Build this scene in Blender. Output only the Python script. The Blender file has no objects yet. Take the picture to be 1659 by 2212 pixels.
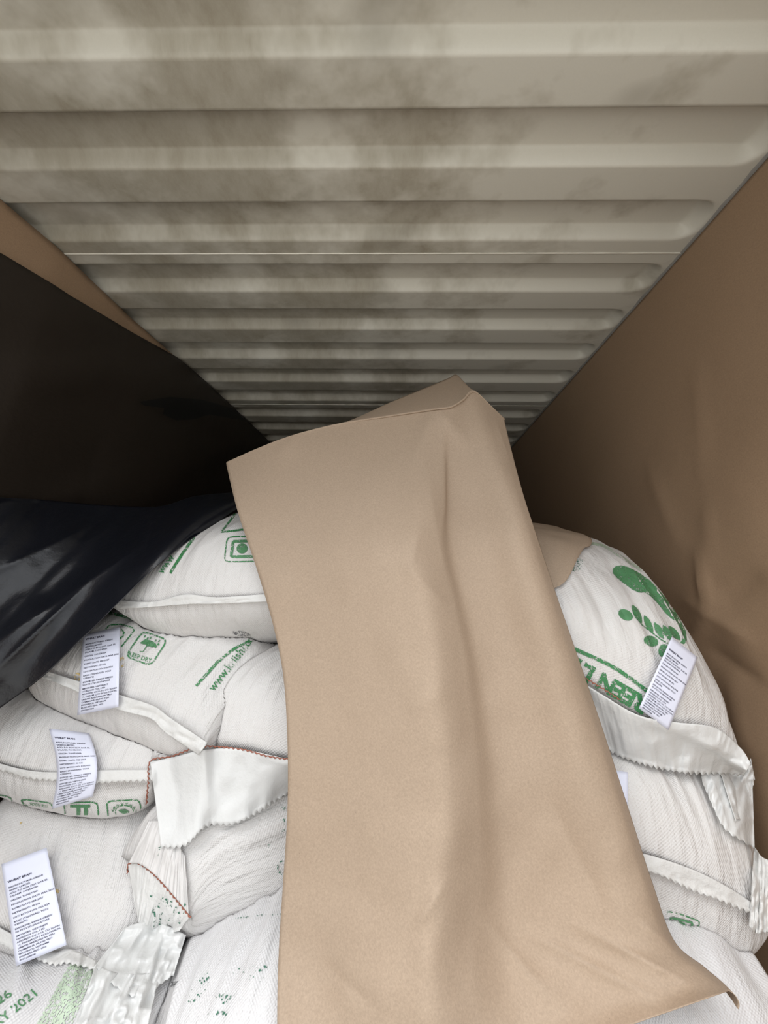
import bpy, bmesh, math
import numpy as np
from mathutils import Vector, Matrix
from mathutils.bvhtree import BVHTree

# ------------------------------------------------------------------ camera
W_PX, H_PX, F_PX = 1659.0, 2212.0, 800.0
CZ, HC = 1.15, 1.10                       # camera height above floor, ceiling above camera
PITCH = math.atan(158 / F_PX)             # looking slightly up
YAW = math.atan(15 / F_PX)                # looking very slightly left
ROLL = math.radians(0.85)
fwd = Vector((-math.sin(YAW) * math.cos(PITCH), math.cos(YAW) * math.cos(PITCH), math.sin(PITCH)))
rgt0 = fwd.cross(Vector((0, 0, 1))).normalized()
up0 = rgt0.cross(fwd).normalized()
rgt = rgt0 * math.cos(ROLL) + up0 * math.sin(ROLL)
upv = rgt.cross(fwd).normalized()
CAM = Vector((0, 0, CZ))
sc = bpy.context.scene
col = sc.collection
cd = bpy.data.cameras.new('camera')
cam = bpy.data.objects.new('camera', cd)
col.objects.link(cam)
cam.matrix_world = Matrix(((rgt.x, upv.x, -fwd.x, 0), (rgt.y, upv.y, -fwd.y, 0), (rgt.z, upv.z, -fwd.z, CZ), (0, 0, 0, 1)))
cd.sensor_fit = 'HORIZONTAL'
cd.sensor_width = 36.0
cd.lens = F_PX / W_PX * 36.0
cd.clip_start = 0.02
sc.camera = cam

# ------------------------------------------------------------------ light: overcast daylight through the open doors
SKY = 1.75
w = bpy.data.worlds.new('overcast_sky')
sc.world = w
w.use_nodes = True
# standard overcast sky: luminance (1 + 2 sin elevation) / 3, three times brighter overhead than at the horizon
wn, wl = w.node_tree.nodes, w.node_tree.links
wn['Background'].inputs[0].default_value = (0.95, 0.975, 1.0, 1)
wg = wn.new('ShaderNodeNewGeometry')
wx = wn.new('ShaderNodeSeparateXYZ')
wm = wn.new('ShaderNodeMath')
wm.operation = 'MULTIPLY_ADD'
wm.inputs[1].default_value = -2 / 3 * SKY
wm.inputs[2].default_value = 1 / 3 * SKY
wc = wn.new('ShaderNodeMath')
wc.operation = 'MAXIMUM'
wc.inputs[1].default_value = 1 / 3 * SKY
wl.new(wg.outputs['Incoming'], wx.inputs[0])
wl.new(wx.outputs[2], wm.inputs[0])
wl.new(wm.outputs[0], wc.inputs[0])
wl.new(wc.outputs[0], wn['Background'].inputs[1])
sc.view_settings.view_transform = 'Standard'
sc.view_settings.look = 'None'
sc.view_settings.gamma = 1.0
sc.view_settings.use_curve_mapping = False
sc.view_settings.exposure = 0.65
# veiled sun behind the cloud, high to the left behind the photographer
sl = bpy.data.lights.new('veiled_sun', 'SUN')
sl.energy = 1.25
sl.angle = math.radians(40)
sl.color = (1.0, 0.98, 0.95)
sun = bpy.data.objects.new('veiled_sun', sl)
col.objects.link(sun)
sun.rotation_euler = Vector((1.0, 1.0, -2.1)).to_track_quat('-Z', 'Y').to_euler()

# ------------------------------------------------------------------ helpers
R3, U3, F3, C3 = (np.array(v[:]) for v in (rgt, upv, fwd, CAM))

def ray(px, py):
    u = (np.asarray(px, float) - W_PX / 2) / F_PX
    v = (H_PX / 2 - np.asarray(py, float)) / F_PX
    return F3 + u[..., None] * R3 + v[..., None] * U3

def at(px, py, d):
    """point on the sight line of a photo pixel at distance d along the container"""
    r = ray(px, py)
    return C3 + r * (np.asarray(d, float) / r[..., 1])[..., None]

def at_z(px, py, z):
    r = ray(px, py)
    return C3 + r * ((z - CZ) / r[..., 2])[..., None]

def hsh(ix, iy, iz, seed):
    h = (ix.astype(np.int64) * 374761393 + iy.astype(np.int64) * 668265263 + iz.astype(np.int64) * 2147483647 + seed * 144269504) & 0xffffffff
    h = ((h ^ (h >> 13)) * 1274126177) & 0xffffffff
    h = ((h ^ (h >> 16)) * 2246822519) & 0xffffffff
    return ((h ^ (h >> 15)) & 0xffff) / 32767.5 - 1.0

def vnoise(p, seed=0):
    p = np.asarray(p, float)
    i = np.floor(p)
    f = p - i
    f = f * f * f * (f * (f * 6 - 15) + 10)
    i = i.astype(np.int64)
    r = 0
    for dx in (0, 1):
        for dy in (0, 1):
            for dz in (0, 1):
                wgt = (f[..., 0] if dx else 1 - f[..., 0]) * (f[..., 1] if dy else 1 - f[..., 1]) * (f[..., 2] if dz else 1 - f[..., 2])
                r = r + wgt * hsh(i[..., 0] + dx, i[..., 1] + dy, i[..., 2] + dz, seed)
    return r

def crom(P, t):
    """Catmull-Rom through rows of P (n,k) at t in [0,1]"""
    P = np.asarray(P, float)
    n = len(P)
    if n == 2:
        return P[0] + (P[1] - P[0]) * np.asarray(t)[:, None]
    Q = np.vstack([2 * P[0] - P[1], P, 2 * P[-1] - P[-2]])
    x = np.clip(np.asarray(t, float), 0, 1) * (n - 1)
    i = np.minimum(np.floor(x).astype(int), n - 2)
    f = (x - i)[:, None]
    a, b, c, d = Q[i], Q[i + 1], Q[i + 2], Q[i + 3]
    return 0.5 * (2 * b + (c - a) * f + (2 * a - 5 * b + 4 * c - d) * f ** 2 + (3 * b - a - 3 * c + d) * f ** 3)

def smooth(a):
    a = np.clip(a, 0, 1)
    return a * a * (3 - 2 * a)

def lerp_poly(P, n):
    """resample a polyline evenly (linear)"""
    P = np.asarray(P, float)
    seg = np.r_[0, np.cumsum(np.linalg.norm(np.diff(P[:, :2], axis=0), axis=1))]
    t = np.linspace(0, seg[-1], n)
    return np.stack([np.interp(t, seg, P[:, k]) for k in range(P.shape[1])], 1)

def smooth_poly(P, n):
    P = np.asarray(P, float)
    return lerp_poly(crom(P, np.linspace(0, 1, max(n, 8 * len(P)))), n)

def mesh_obj(name, verts, faces, mat, parent=None, uv=None, shade=True):
    me = bpy.data.meshes.new(name)
    verts = np.asarray(verts, float)
    me.from_pydata([tuple(v) for v in verts], [], [tuple(int(i) for i in f) for f in faces])
    if uv is not None:
        l = me.uv_layers.new(name='UVMap')
        idx = np.empty(len(me.loops), np.int64)
        me.loops.foreach_get('vertex_index', idx)
        l.data.foreach_set('uv', np.asarray(uv, np.float32)[idx].ravel())
    if shade:
        me.polygons.foreach_set('use_smooth', np.ones(len(me.polygons), bool))
    if mat:
        me.materials.append(mat)
    o = bpy.data.objects.new(name, me)
    col.objects.link(o)
    if parent:
        o.parent = parent
        o.matrix_parent_inverse = Matrix.Translation(-parent.location)
    return o

def grid_faces(nu, nv, wrap=False):
    """nv rows of nu points"""
    f = []
    m = nu if wrap else nu - 1
    for j in range(nv - 1):
        for i in range(m):
            k = (i + 1) % nu
            f.append((j * nu + i, j * nu + k, (j + 1) * nu + k, (j + 1) * nu + i))
    return f

def tag(o, label, cat, group=None):
    o['label'] = label
    o['category'] = cat
    if group:
        o['group'] = group
    return o

def struct(o):
    o['kind'] = 'structure'
    return o

def thing(name, loc, label, cat, group=None):
    o = bpy.data.objects.new(name, None)
    o.empty_display_size = 0.1
    o.location = loc
    col.objects.link(o)
    return tag(o, label, cat, group)

def solid(o, t, off=0.0):
    m = o.modifiers.new('thickness', 'SOLIDIFY')
    m.thickness = t
    m.offset = off
    return o

# ------------------------------------------------------------------ materials
class NT:
    def __init__(self, name):
        self.m = bpy.data.materials.new(name)
        self.m.use_nodes = True
        self.t = self.m.node_tree
        self.b = self.t.nodes['Principled BSDF']
        self.out = self.t.nodes['Material Output']
    def n(self, typ, **kw):
        o = self.t.nodes.new(typ)
        for k, v in kw.items():
            setattr(o, k, v)
        return o
    def l(self, a, b):
        self.t.links.new(a, b)
    def math(self, op, a, b=None, c=None, clamp=False):
        o = self.n('ShaderNodeMath', operation=op, use_clamp=clamp)
        for i, v in enumerate((a, b, c)):
            if v is None:
                continue
            if isinstance(v, (int, float)):
                o.inputs[i].default_value = v
            else:
                self.l(v, o.inputs[i])
        return o.outputs[0]
    def noise(self, vec, scale, detail=3, rough=0.5, dim='3D'):
        o = self.n('ShaderNodeTexNoise', noise_dimensions=dim)
        o.inputs['Scale'].default_value = scale
        o.inputs['Detail'].default_value = detail
        o.inputs['Roughness'].default_value = rough
        if vec is not None:
            self.l(vec, o.inputs['Vector'])
        return o.outputs['Fac']
    def mapping(self, vec, scale=(1, 1, 1), rot=(0, 0, 0)):
        o = self.n('ShaderNodeMapping')
        o.inputs['Scale'].default_value = scale
        o.inputs['Rotation'].default_value = rot
        self.l(vec, o.inputs['Vector'])
        return o.outputs[0]
    def ramp(self, fac, stops):
        o = self.n('ShaderNodeValToRGB')
        e = o.color_ramp.elements
        while len(e) < len(stops):
            e.new(0.5)
        for x, (p, c) in zip(e, stops):
            x.position = p
            x.color = (*c, 1) if len(c) == 3 else c
        self.l(fac, o.inputs[0])
        return o.outputs[0]
    def mix(self, fac, a, b, mode='MIX'):
        o = self.n('ShaderNodeMix', data_type='RGBA', blend_type=mode)
        for s, v in ((o.inputs[0], fac), (o.inputs[6], a), (o.inputs[7], b)):
            if isinstance(v, (int, float)):
                s.default_value = v
            elif isinstance(v, tuple):
                s.default_value = (*v, 1)
            else:
                self.l(v, s)
        return o.outputs[2]
    def bump(self, h, strength, dist, prev=None):
        o = self.n('ShaderNodeBump')
        o.inputs['Strength'].default_value = strength
        o.inputs['Distance'].default_value = dist
        self.l(h, o.inputs['Height'])
        if prev is not None:
            self.l(prev, o.inputs['Normal'])
        return o.outputs[0]
    def base(self, c):
        if isinstance(c, tuple):
            self.b.inputs['Base Color'].default_value = (*c, 1)
        else:
            self.l(c, self.b.inputs['Base Color'])
    def set(self, **kw):
        for k, v in kw.items():
            self.b.inputs[k.replace('_', ' ')].default_value = v
    def coord(self, which='Object'):
        return self.n('ShaderNodeTexCoord').outputs[which]

def weave_mat(name, tint=(0.70, 0.683, 0.674)):
    """woven polypropylene: flat tapes crossing, 5 mm pitch, UV in metres"""
    t = NT(name)
    uv = t.coord('UV')
    sep = t.n('ShaderNodeSeparateXYZ')
    t.l(uv, sep.inputs[0])
    k = 2 * math.pi / 0.0062
    sx = t.math('SINE', t.math('MULTIPLY', sep.outputs[0], k))
    sy = t.math('SINE', t.math('MULTIPLY', sep.outputs[1], k))
    wv = t.math('MULTIPLY', sx, sy)
    var = t.noise(uv, 9, 4, 0.6)
    tape = t.noise(t.mapping(uv, (330, 10, 1)), 1.0, 2, 0.6)
    tape2 = t.noise(t.mapping(uv, (10, 330, 1)), 1.0, 2, 0.6)
    c = t.mix(t.math('MULTIPLY', t.math('SUBTRACT', var, 0.42, clamp=True), 1.2), tint, tuple(x * y for x, y in zip(tint, (0.93, 0.90, 0.88))))
    c = t.mix(t.math('MULTIPLY', t.math('MULTIPLY_ADD', wv, 0.5, 0.5), 0.10), c, (0.55, 0.54, 0.52))
    spots = t.noise(uv, 13, 2, 0.5)
    c = t.mix(t.math('MULTIPLY', t.math('SUBTRACT', spots, 0.74, clamp=True), 3.0, clamp=True), c, (0.52, 0.37, 0.2))
    specks = t.noise(uv, 160, 1, 0.5)
    c = t.mix(t.math('MULTIPLY', t.math('SUBTRACT', specks, 0.79, clamp=True), 8.0, clamp=True), c, (0.3, 0.25, 0.2))
    t.base(c)
    t.set(Roughness=0.42)
    t.b.inputs['Specular IOR Level'].default_value = 0.4
    h = t.math('ADD', t.math('MULTIPLY', wv, 0.5), t.math('ADD', t.math('MULTIPLY', tape, 0.8), t.math('MULTIPLY', tape2, 0.7)))
    b1 = t.bump(h, 0.42, 0.0017)
    crk = t.noise(t.mapping(uv, (20, 6, 1), (0, 0, 0.12)), 1.0, 4, 0.5)
    b2 = t.bump(crk, 0.75, 0.02, b1)
    t.l(b2, t.b.inputs['Normal'])
    return t.m

def film_mat(name, c, rough, trans=0.35, bump=0.5):
    t = NT(name)
    co = t.coord('Object')
    t.base(c)
    t.set(Roughness=rough)
    n = t.noise(co, 26, 5, 0.6)
    t.l(t.bump(n, bump, 0.01), t.b.inputs['Normal'])
    if trans > 0:
        tr = t.n('ShaderNodeBsdfTranslucent')
        tr.inputs[0].default_value = (*c, 1)
        mx = t.n('ShaderNodeMixShader')
        mx.inputs[0].default_value = trans
        t.l(t.b.outputs[0], mx.inputs[1])
        t.l(tr.outputs[0], mx.inputs[2])
        t.l(mx.outputs[0], t.out.inputs[0])
    return t.m

def kraft_mat(name, c):
    t = NT(name)
    co = t.coord('Object')
    f1 = t.noise(t.mapping(co, (1, 1, 1), (0.3, 0.7, 0.2)), 260, 3, 0.7)
    f2 = t.noise(co, 60, 4, 0.6)
    f3 = t.noise(co, 5, 3, 0.5)
    d = t.mix(t.math('MULTIPLY_ADD', t.math('SUBTRACT', f1, 0.5), 2.2, 0.5, clamp=True), tuple(x * 0.82 for x in c), tuple(min(1, x * 1.16) for x in c))
    d = t.mix(t.math('MULTIPLY', f2, 0.35), d, tuple(x * 0.85 for x in c))
    d = t.mix(t.math('MULTIPLY', f3, 0.3), d, tuple(x * y for x, y in zip(c, (0.92, 0.88, 0.84))))
    sp = t.noise(co, 330, 1, 0.5)
    d = t.mix(t.math('MULTIPLY', t.math('SUBTRACT', sp, 0.77, clamp=True), 9, clamp=True), d, tuple(x * 0.4 for x in c))
    t.base(d)
    t.set(Roughness=0.62)
    t.b.inputs['Specular IOR Level'].default_value = 0.3
    b1 = t.bump(f1, 0.15, 0.001)
    cr = t.noise(co, 9, 3, 0.5)
    t.l(t.bump(cr, 0.12, 0.02, b1), t.b.inputs['Normal'])
    return t.m

def ink_mat(name, c, gaps=0.5, scale=330):
    """ink on the raised tapes of the weave only: unprinted gaps show the sack"""
    t = NT(name)
    co = t.coord('Object')
    t.base(t.mix(t.noise(co, 40, 3), tuple(x * 0.75 for x in c), tuple(min(1, x * 1.35) for x in c)))
    t.set(Roughness=0.5)
    n = t.noise(co, scale, 1, 0.4)
    big = t.noise(co, 30, 2, 0.5)
    fac = t.math('MULTIPLY', t.math('SUBTRACT', t.math('ADD', n, t.math('MULTIPLY', t.math('SUBTRACT', big, 0.5), 0.5)), 1.0 - gaps), 14, clamp=True)
    tr = t.n('ShaderNodeBsdfTransparent')
    mx = t.n('ShaderNodeMixShader')
    t.l(fac, mx.inputs[0])
    t.l(tr.outputs[0], mx.inputs[1])
    t.l(t.b.outputs[0], mx.inputs[2])
    t.l(mx.outputs[0], t.out.inputs[0])
    return t.m

def plain(name, c, rough=0.6, spec=0.4):
    t = NT(name)
    co = t.coord('Object')
    t.base(t.mix(t.noise(co, 30, 3), tuple(x * 0.93 for x in c), c))
    t.set(Roughness=rough)
    t.b.inputs['Specular IOR Level'].default_value = spec
    return t.m

M_SACK = weave_mat('woven_sack')
M_SACK2 = weave_mat('woven_sack_grey', (0.68, 0.675, 0.685))
M_HEM = film_mat('hem_tape', (0.77, 0.765, 0.75), 0.4, 0.1, 0.6)
M_LINER = film_mat('liner_film', (0.89, 0.895, 0.89), 0.18, 0.25, 0.4)
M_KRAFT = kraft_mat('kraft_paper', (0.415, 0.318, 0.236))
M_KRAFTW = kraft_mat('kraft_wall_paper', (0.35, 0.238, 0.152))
M_BLACK = film_mat('black_film', (0.006, 0.007, 0.011), 0.30, 0, 0.2)
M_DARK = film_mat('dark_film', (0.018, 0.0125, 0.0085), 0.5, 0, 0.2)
M_DARKER = film_mat('wet_dark_film', (0.003, 0.003, 0.003), 0.55, 0, 0.1)
M_TAG = plain('tag_paper', (0.80, 0.825, 0.97), 0.55)
M_TEXT = plain('tag_ink', (0.06, 0.06, 0.10), 0.6)
M_GREEN = ink_mat('green_ink', (0.035, 0.20, 0.065), 0.62)
M_GREENS = ink_mat('green_ink_solid', (0.075, 0.225, 0.10), 0.70)
M_GREENP = ink_mat('green_ink_pale', (0.46, 0.56, 0.43), 0.54)
M_GREEND = ink_mat('green_ink_worn', (0.03, 0.15, 0.09), 0.40, 260)
M_SMUDGE = ink_mat('grey_smudge', (0.12, 0.12, 0.13), 0.50, 300)
M_STAIN = ink_mat('glue_stain', (0.62, 0.47, 0.22), 0.50, 120)
M_RED = plain('red_thread', (0.34, 0.13, 0.09), 0.8)

def paint_mat():
    t = NT('container_paint')
    co = t.coord('Object')
    base = (0.60, 0.58, 0.51)
    sep = t.n('ShaderNodeSeparateXYZ')
    t.l(co, sep.inputs[0])
    # streaky grime and mildew, strongest over the middle and the left of the roof
    sm = t.noise(t.mapping(co, (2.6, 3.6, 1), (0, 0, 0.5)), 1.0, 5, 0.62)
    fine = t.noise(t.mapping(co, (13, 9, 1), (0, 0, 0.6)), 1.0, 6, 0.72)
    xm = t.math('MULTIPLY_ADD', sep.outputs[0], -1.1, 0.62, clamp=True)
    a = t.math('MULTIPLY', t.math('SUBTRACT', t.math('ADD', sm, t.math('MULTIPLY', xm, 0.16)), 0.53), 7.0, clamp=True)
    b = t.math('MULTIPLY', a, t.math('MULTIPLY_ADD', fine, 1.1, 0.1, clamp=True))
    c = t.mix(t.math('MULTIPLY', b, 0.88), base, (0.235, 0.20, 0.135))
    bl = t.noise(t.mapping(co, (2.1, 3.3, 1), (0, 0, 0.9)), 1.6, 2, 0.4)
    bm = t.math('MULTIPLY', t.math('SUBTRACT', bl, 0.62), 8, clamp=True)
    c = t.mix(t.math('MULTIPLY', bm, 0.45), c, (0.20, 0.18, 0.14))
    gr = t.noise(co, 220, 2, 0.7)
    c = t.mix(t.math('MULTIPLY', gr, 0.14), c, (0.35, 0.33, 0.28))
    rust = t.noise(t.mapping(co, (40, 18, 1)), 1.0, 2, 0.5)
    c = t.mix(t.math('MULTIPLY', t.math('SUBTRACT', rust, 0.80), 30, clamp=True), c, (0.13, 0.07, 0.04))
    t.base(c)
    t.set(Roughness=0.5)
    t.l(t.bump(gr, 0.06, 0.002), t.b.inputs['Normal'])
    return t.m
M_PAINT = paint_mat()
M_WELD = plain('weld_bead', (0.80, 0.77, 0.68), 0.5)
M_SEAL = plain('dark_sealant', (0.30, 0.29, 0.27), 0.7)
M_PLY = plain('floor_plywood', (0.16, 0.10, 0.06), 0.7)
M_CONC = plain('concrete', (0.58, 0.56, 0.52), 0.9)

# ------------------------------------------------------------------ the container
CEIL = CZ + HC
XR, XL = 0.965, -1.345
PITCH_R = 0.195 * HC
WELD0 = 0.9625 * HC
PANEL = 5 * PITCH_R
YP, NPAN = WELD0 - PANEL, 6
Y1 = YP + NPAN * PANEL
Y0 = 0.25                                  # door sill

def roof_panel(ystart=0.0):
    """one pressed roof panel: five raised troughs with rounded ends"""
    ys = [0.0]
    bp = []
    for i in range(5):
        a = 0.0385 * HC + i * PITCH_R
        bp.append(a)
        for o in (-0.006, -0.002, 0.002, 0.006, 0.010, 0.014, 0.018, 0.026, 0.036, 0.048, 0.070, 0.090, 0.096, 0.099, 0.102, 0.106, 0.110, 0.114, 0.118, 0.122, 0.126, 0.130):
            ys.append(a + o)
    ys.append(PANEL)
    ys = np.array([ystart] + [v for v in sorted(ys) if v > ystart + 1e-4])
    xe = np.r_[0, np.linspace(0.012, 0.20, 28)]
    xs = np.r_[XL + xe, np.linspace(XL + 0.2, XR - 0.2, 14)[1:-1], (XR - xe)[::-1]]
    X, Y = np.meshgrid(xs, ys)
    Z = np.zeros_like(X)
    for a in bp:
        near = smooth((Y - a) / 0.012)
        far = smooth((a + 0.126 - Y) / 0.028)
        yc, hw = a + 0.063, 0.063
        q = np.sqrt(np.clip(1 - np.clip(np.abs(Y - yc) / hw, 0, 1) ** 2, 0, 1))
        ends = 1
        for s, xw in ((1, XR), (-1, XL)):
            dist = s * (xw - X) - 0.010 - 0.055 * (1 - q)
            ends = ends * smooth(dist / 0.045)
        Z = np.maximum(Z, 0.038 * near * far * ends)
    return np.stack([X.ravel(), Y.ravel(), Z.ravel()], 1), grid_faces(len(xs), len(ys))

croot = bpy.data.objects.new('ceiling', None)
croot.location = (0, YP, CEIL)
col.objects.link(croot)
struct(croot)
pv, pf = roof_panel()
first = None
for k in range(NPAN):
    if k == 0:
        o = mesh_obj('roof_panel', *roof_panel(Y0 - YP), M_PAINT)
    elif first is None:
        first = o = mesh_obj('roof_panel', pv, pf, M_PAINT)
    else:
        o = first.copy()
        col.objects.link(o)
    o.parent = croot
    o.location = (0, k * PANEL, 0)
    if k:
        n = 60
        xs = np.linspace(XL, XR, n)
        ring = []
        for i, x in enumerate(xs):
            r = 0.0024 + 0.0006 * math.sin(i * 2.7) * math.sin(i)
            for a in range(6):
                ring.append((x, k * PANEL + r * math.cos(a * math.pi / 3), r * math.sin(a * math.pi / 3)))
        b = mesh_obj('weld_bead', ring, grid_faces(6, n, True), M_WELD)
        b.parent = croot
# closed steel outer skin above the panels so that daylight enters only at the doors
def boxm(name, lo, hi, mat, parent=None):
    v = [(x, y, z) for x in (lo[0], hi[0]) for y in (lo[1], hi[1]) for z in (lo[2], hi[2])]
    f = [(0, 1, 3, 2), (4, 6, 7, 5), (0, 4, 5, 1), (2, 3, 7, 6), (0, 2, 6, 4), (1, 5, 7, 3)]
    return mesh_obj(name, v, f, mat, parent, shade=False)

def corrugated(name, x, sign):
    ys, xs = [], []
    y = Y0
    p = 0.278
    while y < Y1:
        for dy, dx in ((0, 0), (0.072, 0), (0.139, 0.036), (0.211, 0.036)):
            ys.append(y + dy)
            xs.append(x + sign * (dx + 0.012))
        y += p
    v = []
    for z in (0.0, CEIL + 0.05):
        v += [(a, b, z) for a, b in zip(xs, ys)]
    return struct(mesh_obj(name, v, grid_faces(len(ys), 2), M_PAINT, shade=False))
corrugated('wall_right', XR, 1)
corrugated('wall_left', XL, -1)
struct(boxm('wall_back', (XL - 0.06, Y1, 0), (XR + 0.06, Y1 + 0.04, CEIL + 0.05), M_PAINT))
struct(boxm('floor', (XL - 0.06, Y0 - 0.1, -0.03), (XR + 0.06, Y1 + 0.04, 0.0), M_PLY))
struct(boxm('ground', (-14, -14, -0.23), (14, Y0 - 0.1, -0.19), M_CONC))
for i, (x0, x1) in enumerate(((XR + 0.0, XR + 0.06), (XL - 0.06, XL))):
    struct(boxm('trim_%d' % (i + 1), (x0, Y0, CEIL - 0.0), (x1, Y1, CEIL + 0.06), M_SEAL))
# dark sealant line where roof meets the right wall
n = 200
ysl = np.linspace(Y0, Y1, n)
sv = []
for i, y in enumerate(ysl):
    j = 0.0015 * math.sin(i * 1.7) + 0.001 * math.sin(i * 4.1)
    sv += [(XR - 0.012 + j, y, CEIL - 0.0005), (XR - 0.002, y, CEIL - 0.006), (XR + 0.004, y, CEIL - 0.001)]
struct(mesh_obj('trim_3', sv, grid_faces(3, n), M_SEAL))

# ------------------------------------------------------------------ paper and film on the side walls
def wall_sheet(name, label, mat, y0, y1, z0, z1, xf, ny=150, nz=110, cat='paper'):
    ys = np.linspace(y0, y1, ny)
    tz = np.linspace(0, 1, nz)
    Yg, T = np.meshgrid(ys, tz)
    zt = z1(Yg) if callable(z1) else z1
    Zg = z0 + (zt - z0) * T
    X = xf(Yg, Zg)
    o = mesh_obj(name, np.stack([X.ravel(), Yg.ravel(), Zg.ravel()], 1), grid_faces(ny, nz), mat)
    solid(o, 0.0008)
    return tag(o, label, cat)

def creases(Y, Z, lines, amp):
    d = 0
    for (ya, za, yb, zb, wd, s) in lines:
        L = math.hypot(yb - ya, zb - za)
        ty, tz = (yb - ya) / L, (zb - za) / L
        a = (Y - ya) * ty + (Z - za) * tz
        b = -(Y - ya) * tz + (Z - za) * ty
        env = np.exp(-((a - L / 2) / (L * 0.45)) ** 4)
        d = d + s * amp * env * np.exp(-np.abs(b) / wd)
    return d

RC = []
for (xa, ya, xb, yb, wd, s) in ((1510, 1180, 1545, 1330, 0.012, 1), (1545, 1330, 1470, 1410, 0.02, 0.9), (1560, 1300, 1659, 1240, 0.03, -0.7),
                                (1480, 1290, 1640, 1390, 0.03, 0.7), (1530, 1400, 1659, 1480, 0.03, -0.8), (1530, 1090, 1545, 1250, 0.02, 0.5),
                                (1500, 780, 1530, 1080, 0.02, 0.25), (1580, 1450, 1620, 1640, 0.04, 0.8), (1400, 1000, 1480, 1200, 0.05, 0.5)):
    def onwall(px, py):
        r = ray(px, py)
        return C3 + r * ((XR - 0.01) / r[0])
    p, q = onwall(xa, ya), onwall(xb, yb)
    RC.append((p[1], p[2], q[1], q[2], wd, s))

def xright(Y, Z):
    low = smooth((CEIL - 0.25 - Z) / 0.9)
    P = np.stack([Y * 2.2, Z * 1.6, 0 * Y], -1)
    b = 0.010 * vnoise(P, 5) + 0.006 * vnoise(P * 2.7, 6)
    return XR - 0.004 - low * (0.018 + b) - creases(Y, Z, RC, 0.02)
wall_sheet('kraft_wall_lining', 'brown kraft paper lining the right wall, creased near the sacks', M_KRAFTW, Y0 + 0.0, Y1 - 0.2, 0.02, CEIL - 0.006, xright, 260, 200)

LE = np.array([(-330, 130), (-100, 341), (0, 430), (123, 534), (275, 680), (416, 803), (535, 913), (600, 975)])
lp = at_z(LE[:, 0], LE[:, 1], CEIL - 0.006)
ly = np.r_[Y0, lp[:, 1], Y1]
lx = np.r_[lp[0, 0], lp[:, 0], lp[-1, 0]]
def xleft(Y, Z):
    base = np.interp(Y, ly, lx)
    dz = CEIL - Z
    P = np.stack([Y * 1.8, Z * 1.2, 0 * Y], -1)
    return base + smooth(dz / 0.5) * (0.02 * vnoise(P, 9)) - 0.11 * smooth(dz / 1.1)
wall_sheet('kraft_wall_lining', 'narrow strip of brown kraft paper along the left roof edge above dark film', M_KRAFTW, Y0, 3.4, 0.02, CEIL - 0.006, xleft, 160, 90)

# dark film hung over the left paper: its top edge slopes down towards the door
FE = np.array([(-330, 350), (-100, 492), (0, 548), (150, 640), (380, 772), (440, 822), (535, 911), (600, 973)], float)
fy, fz = [], []
for px, py in FE:
    r = ray(px, py)
    lo_, hi_ = 0.05, 8.0
    for _ in range(60):
        m = (lo_ + hi_) / 2
        p = C3 + r * m
        if p[0] > xleft(np.array(p[1]), np.array(p[2])) + 0.014:
            lo_ = m
        else:
            hi_ = m
    fy.append(p[1])
    fz.append(min(p[2], CEIL - 0.012))
def xfilm(Y, Z):
    P = np.stack([Y * 1.2 + Z * 1.1, Z * 3.0 - Y * 1.6, 0 * Y], -1)
    P2 = np.stack([Y * 3 + Z * 2.0, Z * 8.0 - Y * 5, 0 * Y], -1)
    a = smooth((CEIL - Z) / 0.3)
    return xleft(Y, Z) + 0.022 + a * (0.012 * vnoise(P, 12) + 0.006 * vnoise(P2, 13))
curtain = wall_sheet('dark_plastic_curtain', 'dark plastic film hanging over the left wall paper in shadow', M_DARK, fy[0], 3.4, 0.02, lambda Y: np.interp(Y, fy, fz), xfilm, 200, 120, 'plastic sheet')

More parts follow.
